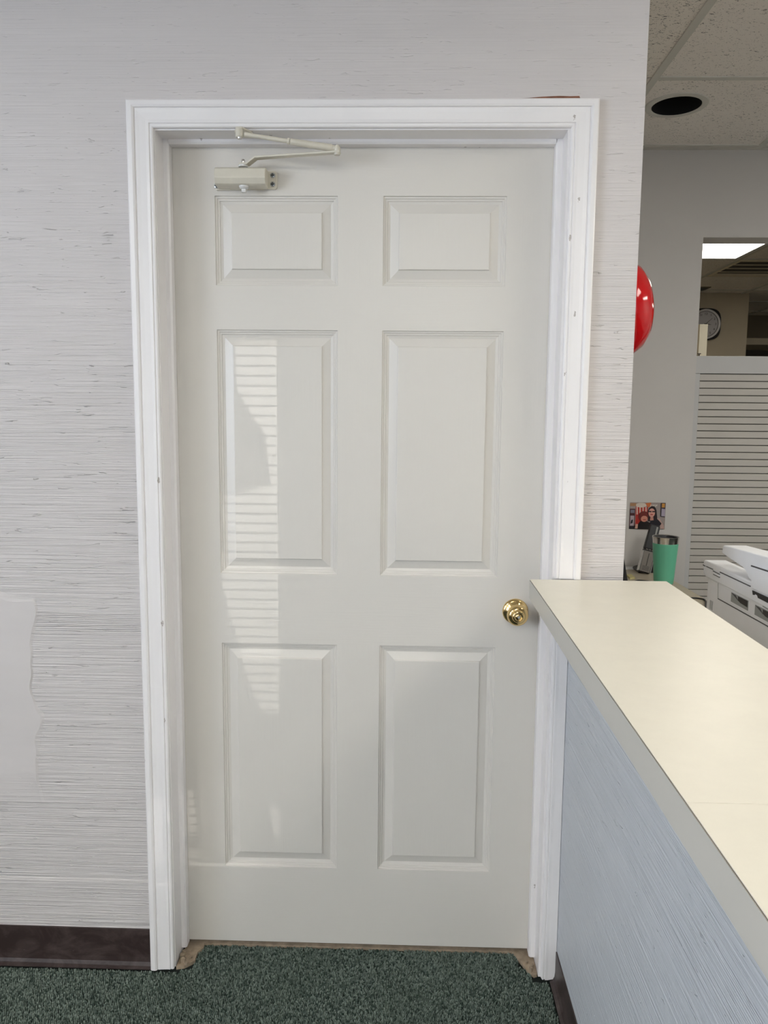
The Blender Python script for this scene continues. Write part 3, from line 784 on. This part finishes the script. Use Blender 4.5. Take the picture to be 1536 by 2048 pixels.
# main body below, tapering on the far side
bd = MB(); far = PY(-0.098); near = PY(-0.60)
zt = PZZ(1.056)
bd.prism([(PX0, DKZ), (PX0+.15, DKZ), (PX0+.085, zt), (PX0, zt)], 'y', near, far)
obj('body', bd, 'printer', pr, bevel=0.006)
ld = MB(); ld.prism(yz([(-0.60, 1.054), (-0.097, 1.054), (-0.083, 1.061), (-0.081, 1.086), (-0.086, 1.0905), (-0.60, 1.0905)]), 'x', PX0-.006, PX0+.058)
obj('scanner_unit', ld, 'printer', pr, bevel=0.004)
ad = MB(); ad.prism(yz([(-0.173, 1.121), (-0.176, 1.138), (-0.183, 1.1395), (-0.375, 1.149), (-0.60, 1.155), (-0.60, 1.0915), (-0.318, 1.0915), (-0.306, 1.0935), (-0.300, 1.100), (-0.290, 1.106), (-0.278, 1.1095), (-0.25, 1.1125), (-0.213, 1.116)]), 'x', PX0-.004, PX0+.060)
obj('document_feeder', ad, 'printer', pr, bevel=0.004)
cv = MB(); cv.prism(yz([(-0.325, 1.124), (-0.60, 1.137), (-0.60, 1.082), (-0.330, 1.0785)]), 'x', PX0-.010, PX0-.003)
obj('feeder_cover', cv, 'printer', pr, bevel=0.003)
def line(pts, w, mat='printer_line', name='seam', x=PX0-.0075, par=pr):
    mb = MB()
    for (a, b), (c, d_) in zip(pts[:-1], pts[1:]):
        mb.prism(yz([(a, b-w/2), (c, d_-w/2), (c, d_+w/2), (a, b+w/2)]), 'x', x, x+.0022)
    return obj(name, mb, mat, par)
line([(-0.082, 1.078), (-0.095, 1.0775)], .0016)
line([(-0.101, 1.078), (-0.138, 1.0785)], .0014)
line([(-0.176, 1.0800), (-0.323, 1.0810)], .0018)
line([(-0.327, 1.1225), (-0.60, 1.134)], .0024, x=PX0-.0115)
line([(-0.162, 1.019), (-0.60, 1.0215)], .0018, x=PX0-.0012)
line([(-0.1555, 1.056), (-0.161, 1.056)], .0008, 'printer_grey', x=PX0-.0008)
obj('panel_groove', MB().prism(yz([(-0.157, 1.052), (-0.1585, 1.052), (-0.1625, 1.020), (-0.161, 1.020)]), 'x', PX0-.0006, PX0+.001), 'printer_grey', pr)
for i in range(3):
    a = -0.121-i*0.0062
    obj('vent_slot', MB().prism(yz([(a, 1.006), (a-.0022, 1.006), (a-.0027, .986), (a-.0005, .986)]), 'x', PX0-.0007, PX0+.001), 'printer_grey', pr)
# finger grip on the scanner unit
lt = obj('latch', MB().prism(yz([(-0.140, 1.0695), (-0.175, 1.0695), (-0.175, 1.0740), (-0.140, 1.0745)]), 'x', PX0-.0085, PX0-.005), 'printer', pr, bevel=0.001)
line([(-0.1395, 1.0755), (-0.1755, 1.0750)], .0014, par=lt, name='latch_gap'); line([(-0.142, 1.0685), (-0.1765, 1.0685)], .0014, par=lt, name='latch_gap')
# hand holds in the front: flat grey pieces, pocket shade painted on in black
for (a, b, zt_, zb_) in ((-0.228, -0.308, 1.0478, 1.0285), (-0.338, -0.418, 1.0480, 1.0285)):
    hh = obj('hand_hold', MB().prism(yz([(a, zt_), (b, zt_+.001), (b, zb_), (a, zb_)]), 'x', PX0-.0009, PX0+.0012), 'printer_grey', pr)
    m = a+(b-a)*0.42
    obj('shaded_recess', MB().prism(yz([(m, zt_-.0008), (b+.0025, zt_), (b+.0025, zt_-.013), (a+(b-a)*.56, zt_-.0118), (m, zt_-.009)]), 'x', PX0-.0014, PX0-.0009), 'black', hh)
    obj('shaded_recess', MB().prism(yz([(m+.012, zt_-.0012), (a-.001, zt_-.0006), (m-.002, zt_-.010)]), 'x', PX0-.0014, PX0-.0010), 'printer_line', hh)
# dark paper exit under the feeder
obj('paper_slot', MB().prism(yz([(-0.334, 1.0755), (-0.338, 1.0675), (-0.343, 1.0685), (-0.345, 1.0715), (-0.356, 1.0705), (-0.36, 1.0665), (-0.40, 1.0665), (-0.40, 1.0765)]), 'x', PX0-.0085, PX0-.004), 'black', pr)
line([(-0.378, 1.055), (-0.398, 1.054)], .0012, 'printer_grey', 'panel_groove', x=PX0-.0068)

# dark case standing beyond the printer
dc = thing('equipment_case', (2.2, 1.02, FZ), 'dark grey flat-topped case standing behind the printer', 'case')
obj('body', MB().box(1.995, 2.40, 0.85, 1.19, FZ-.006, 0.905), 'darkgrey', dc, bevel=0.01)
obj('lid', MB().box(1.990, 2.405, 0.845, 1.195, 0.906, 0.924), 'darkgrey', dc, bevel=0.006)

# tumbler
TX, TY = 1.551, 1.075
def tumbler():
    t = thing('tumbler', (TX, TY, DKZ), 'sea green insulated steel tumbler with a clear dark lid on the desk', 'tumbler')
    obj('steel_base', MB().lathe([(0.0324, 0.0), (0.0329, 0.001), (0.0337, 0.012), (0.0338, 0.014)], (TX, TY, DKZ), (0,0,1), 40), 'chrome', t, smooth=40)
    obj('coated_body', MB().lathe([(0.0340, 0.0135), (0.0350, 0.015), (0.0371, 0.035), (0.0404, 0.085), (0.0440, 0.130), (0.0461, 0.163), (0.0462, 0.166), (0.0457, 0.167)], (TX, TY, DKZ), (0,0,1), 48), 'teal', t, smooth=40)
    obj('steel_rim', MB().lathe([(0.0455, 0.166), (0.0466, 0.180), (0.0481, 0.1895), (0.0485, 0.1915), (0.0476, 0.1925), (0.0456, 0.191), (0.0451, 0.178)], (TX, TY, DKZ), (0,0,1), 48, cap0=False, cap1=False), 'chrome', t, smooth=50)
    ldd = obj('lid', MB().lathe([(0.0453, 0.176), (0.0454, 0.1885), (0.0442, 0.190), (0.0418, 0.189), (0.0404, 0.183), (0.0009, 0.182)], (TX, TY, DKZ), (0,0,1), 48), 'black', t, smooth=40)
    obj('slider', MB().box(TX-.010, TX+.010, TY-.030, TY-.004, DKZ+.182, DKZ+.188), 'black', ldd, bevel=0.002)
tumbler()

# cordless phone leaning in its base
def phone():
    t = thing('cordless_phone', (1.56, 1.34, DKZ), 'black and silver cordless phone handset leaning in its charging base', 'phone')
    obj('charging_base', MB().prism([(1.535, DKZ), (1.640, DKZ), (1.640, DKZ+.022), (1.620, DKZ+.075), (1.598, DKZ+.075), (1.560, DKZ+.020), (1.535, DKZ+.012)], 'y', 1.335, 1.42), 'black', t, bevel=0.004)
    # handset axis leans to the right; local frame along the handset
    a = Vector((1.549, 1.315, DKZ+.006)); b = Vector((1.600, 1.355, DKZ+.197)); ax = (b-a).normalized()
    sx = Vector((1, 0, 0)); sx = (sx - ax*sx.dot(ax)).normalized(); sy = ax.cross(sx)
    L = (b-a).length
    def sect(mb, h0, h1, w0, w1, t0, t1, off=0.0, mi=0):
        vs = []
        for h, w, tt in ((h0, w0, t0), (h1, w1, t1)):
            for u, v in ((-1, -1), (1, -1), (1, 1), (-1, 1)):
                vs.append(a + ax*h*L + sx*u*w + sy*(v*tt+off))
        return mb.add(vs, [(0,1,2,3), (7,6,5,4), (0,1,5,4), (1,2,6,5), (2,3,7,6), (3,0,4,7)], mi)
    if sy.y < 0: sg = 1
    else: sg = -1
    obj('handset', sect(sect(MB(), 0.0, 0.48, 0.0235, 0.0235, 0.012, 0.012), 0.48, 1.0, 0.0235, 0.0200, 0.012, 0.009), 'black', t, bevel=0.004)
    obj('grey_lower_shell', sect(MB(), 0.015, 0.44, 0.0205, 0.0215, 0.002, 0.002, sg*0.0125), 'phone_grey', t, bevel=0.001)
    obj('silver_edge', sect(MB(), 0.02, 0.44, 0.0012, 0.0012, 0.0145, 0.0145), 'chrome', t).location += sx*0.0235
    obj('silver_edge', sect(MB(), 0.02, 0.44, 0.0012, 0.0012, 0.0145, 0.0145), 'chrome', t).location += sx*-0.0235
    obj('silver_strip', sect(MB(), 0.78, 0.965, 0.0032, 0.0036, 0.002, 0.002, sg*0.0105), 'chrome', t).location += sx*0.008
    for i in range(3):
        o = obj('key', sect(MB(), 0.465, 0.485, 0.0038, 0.0038, 0.0015, 0.0015, sg*0.0125), 'phone_grey', t); o.location += sx*(i-1)*0.012
    for i in range(4):
        obj('speaker_slot', sect(MB(), 0.05+i*.025, 0.056+i*.025, 0.014, 0.014, 0.0008, 0.0008, sg*0.0146), 'black', t)
    obj('shell_line', sect(MB(), 0.14, 0.40, 0.0012, 0.0012, 0.0006, 0.0006, sg*0.0146), 'black', t)
phone()

# photo print taped on the grey wall: flat printed shapes
def photo():
    yw = YB-0.0015; X0, X1, Z0, Z1 = 1.524, 1.674, 0.946, 1.060
    t = thing('photo_print', (1.599, YB, 0.946), 'small colour photo of two smiling people taped to the grey wall', 'photo')
    def q(u, v): return (X0+u*(X1-X0), Z0+v*(Z1-Z0))
    lay = [0]
    def flat(name, pts, col, rough=0.3):
        lay[0] += 1; y = yw - 0.00012*lay[0]
        if name not in MAT: pass
        key = 'photo_%s_%d' % (name, lay[0]); MAT[key] = mottle('print_ink_'+name, lin(col), rough, 0.08, (60, 60, 60))
        obj(name, MB().prism([q(*p) for p in pts], 'y', y, yw if lay[0] == 1 else y+0.0001), key, t)
    def ell(cx, cz, rx_, rz, n=18): return [(cx+rx_*math.cos(i*2*PI/n), cz+rz*math.sin(i*2*PI/n)) for i in range(n)]
    flat('paper', [(0, 0), (1, 0), (1, 1), (0, 1)], (150, 138, 130))
    flat('backdrop', [(0, .0), (.98, .02), (1, 1), (0, .98)], (158, 146, 142))
    flat('dark_corner', [(0, 0), (.55, 0), (.55, .12), (0, .14)], (40, 34, 40))
    flat('orange_band', [(0, .86), (.17, .86), (.17, .97), (0, .97)], (170, 128, 92))
    flat('left_poster', [(0, .12), (.15, .12), (.15, .76), (0, .76)], (70, 30, 34))
    flat('left_poster', [(.02, .12), (.13, .12), (.13, .50), (.02, .50)], (176, 160, 168))
    flat('left_poster', [(.02, .60), (.13, .60), (.13, .72), (.02, .72)], (120, 118, 132))
    flat('left_poster', [(.03, .20), (.09, .22), (.10, .36), (.05, .33)], (28, 24, 30))
    flat('popcorn_box', [(.17, .05), (.23, .05), (.50, .55), (.50, .84), (.16, .84)], (176, 52, 46))
    for i in range(4): flat('stripe', [(.19+i*.085, .55-i*.02), (.225+i*.085, .55-i*.02), (.215+i*.083, .84), (.18+i*.083, .84)], (214, 186, 172))
    flat('popcorn', ell(.31, .90, .15, .09), (206, 194, 182)); flat('orange_shape', [(.42, .97), (.58, 1.0), (.60, .88), (.50, .82)], (196, 108, 60))
    for i in range(6): flat('white_squiggle', [(.56+i*.035, .84+.03*(i % 2)), (.575+i*.035, .84+.03*(i % 2)), (.585+i*.035, .93), (.57+i*.035, .93)], (235, 228, 220))
    flat('right_poster', [(.86, .48), (.985, .46), (.985, .99), (.86, .99)], (58, 50, 58)); flat('right_poster', [(.885, .50), (.985, .49), (.985, .76), (.885, .78)], (170, 160, 178)); flat('right_poster', [(.885, .82), (.97, .82), (.97, .97), (.885, .97)], (196, 140, 66))
    flat('dark_shirt', [(.22, 0), (.60, 0), (.58, .24), (.46, .32), (.30, .30), (.24, .18)], (36, 30, 32))
    flat('red_hair', ell(.39, .48, .145, .20), (104, 38, 34)); flat('face', ell(.41, .39, .095, .115), (204, 138, 118)); flat('red_hair', [(.28, .50), (.52, .50), (.50, .60), (.40, .66), (.30, .60)], (112, 42, 36))
    flat('grin', [(.37, .34), (.46, .34), (.45, .37), (.38, .37)], (160, 60, 58))
    flat('dark_hair', ell(.625, .62, .125, .25), (38, 24, 28)); flat('dark_hair', [(.52, .30), (.78, .36), (.75, .62), (.52, .62)], (40, 26, 30))
    flat('dark_top', [(.55, .0), (.80, .02), (.92, .24), (.84, .36), (.74, .38), (.58, .30)], (34, 30, 38)); flat('pale_sleeve', [(.80, .02), (.98, .02), (.96, .16), (.84, .40), (.76, .42), (.90, .22)], (190, 158, 150))
    flat('face', ell(.61, .62, .092, .165), (214, 158, 144)); flat('neck', [(.57, .34), (.67, .34), (.66, .46), (.58, .46)], (198, 140, 126))
    flat('spectacles', [(.52, .64), (.60, .64), (.60, .69), (.52, .69)], (50, 34, 38)); flat('spectacles', [(.62, .64), (.70, .64), (.70, .69), (.62, .69)], (50, 34, 38)); flat('grin', [(.575, .54), (.65, .54), (.64, .575), (.58, .575)], (176, 60, 66))
    flat('pale_arm', [(.15, .02), (.23, .02), (.24, .18), (.18, .20)], (208, 166, 148))
photo()

# bits on the desk
bd_ = thing('desk_device', (1.36, 1.0, DKZ), 'black wedge-shaped device edge just behind the wall end', 'device')
obj('body', MB().prism([(1.10, DKZ), (1.398, DKZ), (1.372, 0.905), (1.30, 0.93), (1.10, 0.93)], 'y', 0.98, 1.02), 'black', bd_, bevel=0.003)
obj('foot', MB().box(1.15, 1.36, 0.93, 1.08, DKZ, DKZ+.012), 'black', bd_, bevel=0.003)
tag(obj('white_card', MB().box(1.500, 1.556, 1.405, 1.452, DKZ, DKZ+.005), 'white', origin=(1.53, 1.43, DKZ)), 'small white card lying on the desk against the grey wall', 'card')
tag(obj('yellow_note', MB().prism([(1.462, 1.20), (1.486, 1.214), (1.49, 1.28), (1.468, 1.268)], 'z', DKZ, DKZ+.006), 'yellow', origin=(1.475, 1.24, DKZ)), 'small yellow paper pad on the desk beside the tumbler', 'note pad')
def smooth_pts(pts, n=8):
    out = []
    for i in range(len(pts)-1):
        p0 = Vector(pts[max(i-1, 0)]); p1 = Vector(pts[i]); p2 = Vector(pts[i+1]); p3 = Vector(pts[min(i+2, len(pts)-1)])
        for k in range(n):
            t = k/n; out.append(0.5*((2*p1)+(-p0+p2)*t+(2*p0-5*p1+4*p2-p3)*t*t+(-p0+3*p1-3*p2+p3)*t**3))
    out.append(Vector(pts[-1])); return out
zc = DKZ+.0028
tag(obj('cable', MB().tube(smooth_pts([(1.44, 0.56, zc), (1.52, 0.74, zc), (1.567, 0.862, zc), (1.590, 0.876, zc), (1.611, 0.868, zc), (1.618, 0.835, zc), (1.57, 0.70, zc), (1.52, 0.48, zc)]), .0028, 8), 'black', origin=(1.55, .8, DKZ), smooth=60), 'thin black cable looping out from behind the printer', 'cable')
tag(obj('cable', MB().tube(smooth_pts([(1.44, 1.11, zc), (1.478, 1.165, zc), (1.505, 1.165, zc), (1.535, 1.150, zc), (1.575, 1.155, zc), (1.60, 1.19, zc)]), .0028, 8), 'black', origin=(1.5, 1.16, DKZ), smooth=60), 'thin black cable lying on the desk behind the tumbler', 'cable')

# red bell on the hidden return wall
BX, BY, BZ = WX, 0.25, 1.686; BA = (1, 0, 0.10)
bl = thing('alarm_bell', (BX, BY, BZ-.115), 'glossy red domed bell jutting out from behind the end of the wall', 'bell')
obj('mounting_box', MB().lathe([(0.045, 0.0), (0.045, 0.03), (0.03, 0.034)], (BX, BY, BZ), BA, 24), 'red', bl, smooth=40)
obj('gong', MB().lathe([(0.1225, 0.030), (0.1245, 0.032), (0.1240, 0.042), (0.119, 0.056), (0.106, 0.076), (0.084, 0.092), (0.056, 0.102), (0.024, 0.1055), (0.001, 0.106)], (BX, BY, BZ), BA, 56), 'red', bl, smooth=60)
obj('gong_rim', MB().lathe([(0.1225, 0.030), (0.1255, 0.0285), (0.1260, 0.034), (0.1242, 0.036)], (BX, BY, BZ), BA, 56, cap0=False, cap1=False), 'redrim', bl, smooth=60)
obj('center_bolt', MB().lathe([(0.006, 0.105), (0.006, 0.108), (0.002, 0.109)], (BX, BY, BZ), BA, 12), 'chrome', bl, smooth=40)

# tambour-front cabinet beyond the opening
tc = thing('tambour_cabinet', (2.4, 1.8, FZ), 'pale grey roll-front cabinet with horizontal slats standing in the opening', 'cabinet')
TY0 = YB+WT+0.025; TXL = 1.812; TZ1 = 1.684; TXR = 2.95
obj('carcass', MB().box(1.80, TXR, TY0+.012, TY0+.42, FZ-.006, TZ1-.001), 'gap', tc)
obj('top_panel', MB().box(1.80, TXR, TY0-.006, TY0+.42, TZ1-.0745, TZ1), 'tambour_frame', tc, bevel=0.0015)
obj('side_stile', MB().box(1.80, 1.838, TY0-.006, TY0+.012, FZ-.006, TZ1-.0752), 'tambour_frame', tc, bevel=0.0015)
obj('side_stile', MB().box(TXR-.038, TXR, TY0-.006, TY0+.012, FZ-.006, TZ1-.0752), 'tambour_frame', tc, bevel=0.0015)
pit = 0.0307; z = TZ1-.0775
sm = None
while z > 0.45:
    if sm is None:
        o = obj('slat', MB().box(1.839, TXR-.039, TY0, TY0+.011, z-pit+.0032, z), 'tambour', tc, bevel=0.0012, seg=1); sm = o; z0s = z
    else:
        o = sm.copy(); C.objects.link(o); o.parent = tc; o.location = Vector(sm.location)+Vector((0, 0, z-z0s))
    z -= pit

# cream upright board and its clip on the cabinet top
cbx = thing('cream_box', (1.845, TY0+.03, TZ1), 'narrow cream upright box standing on top of the slatted cabinet', 'box')
obj('carton', MB().box(1.828, 1.863, TY0+.004, TY0+.07, TZ1, TZ1+.135), 'cream', cbx, bevel=0.001)
hk = MB(); hk.box(1.824, 1.838, TY0-.001, TY0+.004, TZ1+.008, TZ1+.0115); hk.box(1.830, 1.833, TY0-.001, TY0+.004, TZ1, TZ1+.008)
obj('brass_clip', hk, 'kraft', cbx)

# wall clock
def clock():
    cx, cz_, y0 = 3.093, 2.228, 4.95
    t = thing('wall_clock', (cx, y0, cz_-.15), 'black-framed wall clock with pale dial on the beige wall', 'clock')
    n = 48; pts = []
    for i in range(n):
        a = 2*PI*i/n; c, s = math.cos(a), math.sin(a); r = 0.1325/((abs(c)**3.2+abs(s)**3.2)**(1/3.2)); pts.append((cx+r*c, cz_+r*s))
    obj('case', MB().prism(pts, 'y', y0-.035, y0), 'black', t, bevel=0.006)
    obj('ring', MB().lathe([(0.125, 0.035), (0.125, 0.040), (0.118, 0.044), (0.108, 0.040), (0.107, 0.035)], (cx, y0, cz_), (0,-1,0), 48, cap0=False, cap1=False), 'ring', t, smooth=50)
    dl_ = obj('dial', MB().lathe([(0.104, 0.035), (0.104, 0.037)], (cx, y0, cz_), (0,-1,0), 48), 'dial', t)
    obj('dial_edge', MB().lathe([(0.107, 0.0345), (0.107, 0.0385), (0.104, 0.0385), (0.104, 0.0345)], (cx, y0, cz_), (0,-1,0), 48, cap0=False, cap1=False), 'black', t)
    for h in range(1, 13):
        cu = bpy.data.curves.new('numeral', 'FONT'); cu.body = str(h); cu.size = 0.026; cu.align_x = 'CENTER'; cu.align_y = 'CENTER'; cu.extrude = 0.0004
        tmp = bpy.data.objects.new('numeral_tmp', cu); C.objects.link(tmp); bpy.context.view_layer.update()
        me = bpy.data.meshes.new_from_object(tmp.evaluated_get(bpy.context.evaluated_depsgraph_get())); bpy.data.objects.remove(tmp); me.name = 'numeral'
        me.materials.clear(); me.materials.append(MAT['black'])
        o = bpy.data.objects.new('numeral', me); C.objects.link(o); o.parent = dl_
        a = PI/2 - h*PI/6; o.rotation_euler = (PI/2, 0, 0)
        o.location = Vector((cx+.085*math.cos(a), y0-.0376, cz_+.085*math.sin(a))) - world_loc(dl_)
    def hand(name, ang, L, w, yy):
        a = PI/2-math.radians(ang); u = Vector((math.cos(a), 0, math.sin(a))); p = Vector((-u.z, 0, u.x)); c = Vector((cx, y0-yy, cz_))
        b = c-u*.012; e = c+u*L; vs = []
        for dy in (0, .001):
            for q in (b+p*w, b-p*w, e-p*w*.5, e+p*w*.5): vs.append((q.x, q.y-dy, q.z))
        obj(name, MB().add(vs, [(0,1,2,3), (7,6,5,4), (0,1,5,4), (1,2,6,5), (2,3,7,6), (3,0,4,7)]), 'black', t)
    hand('minute_hand', 48, .072, .002, .039); hand('hour_hand', 96, .045, .0028, .0405)
clock()
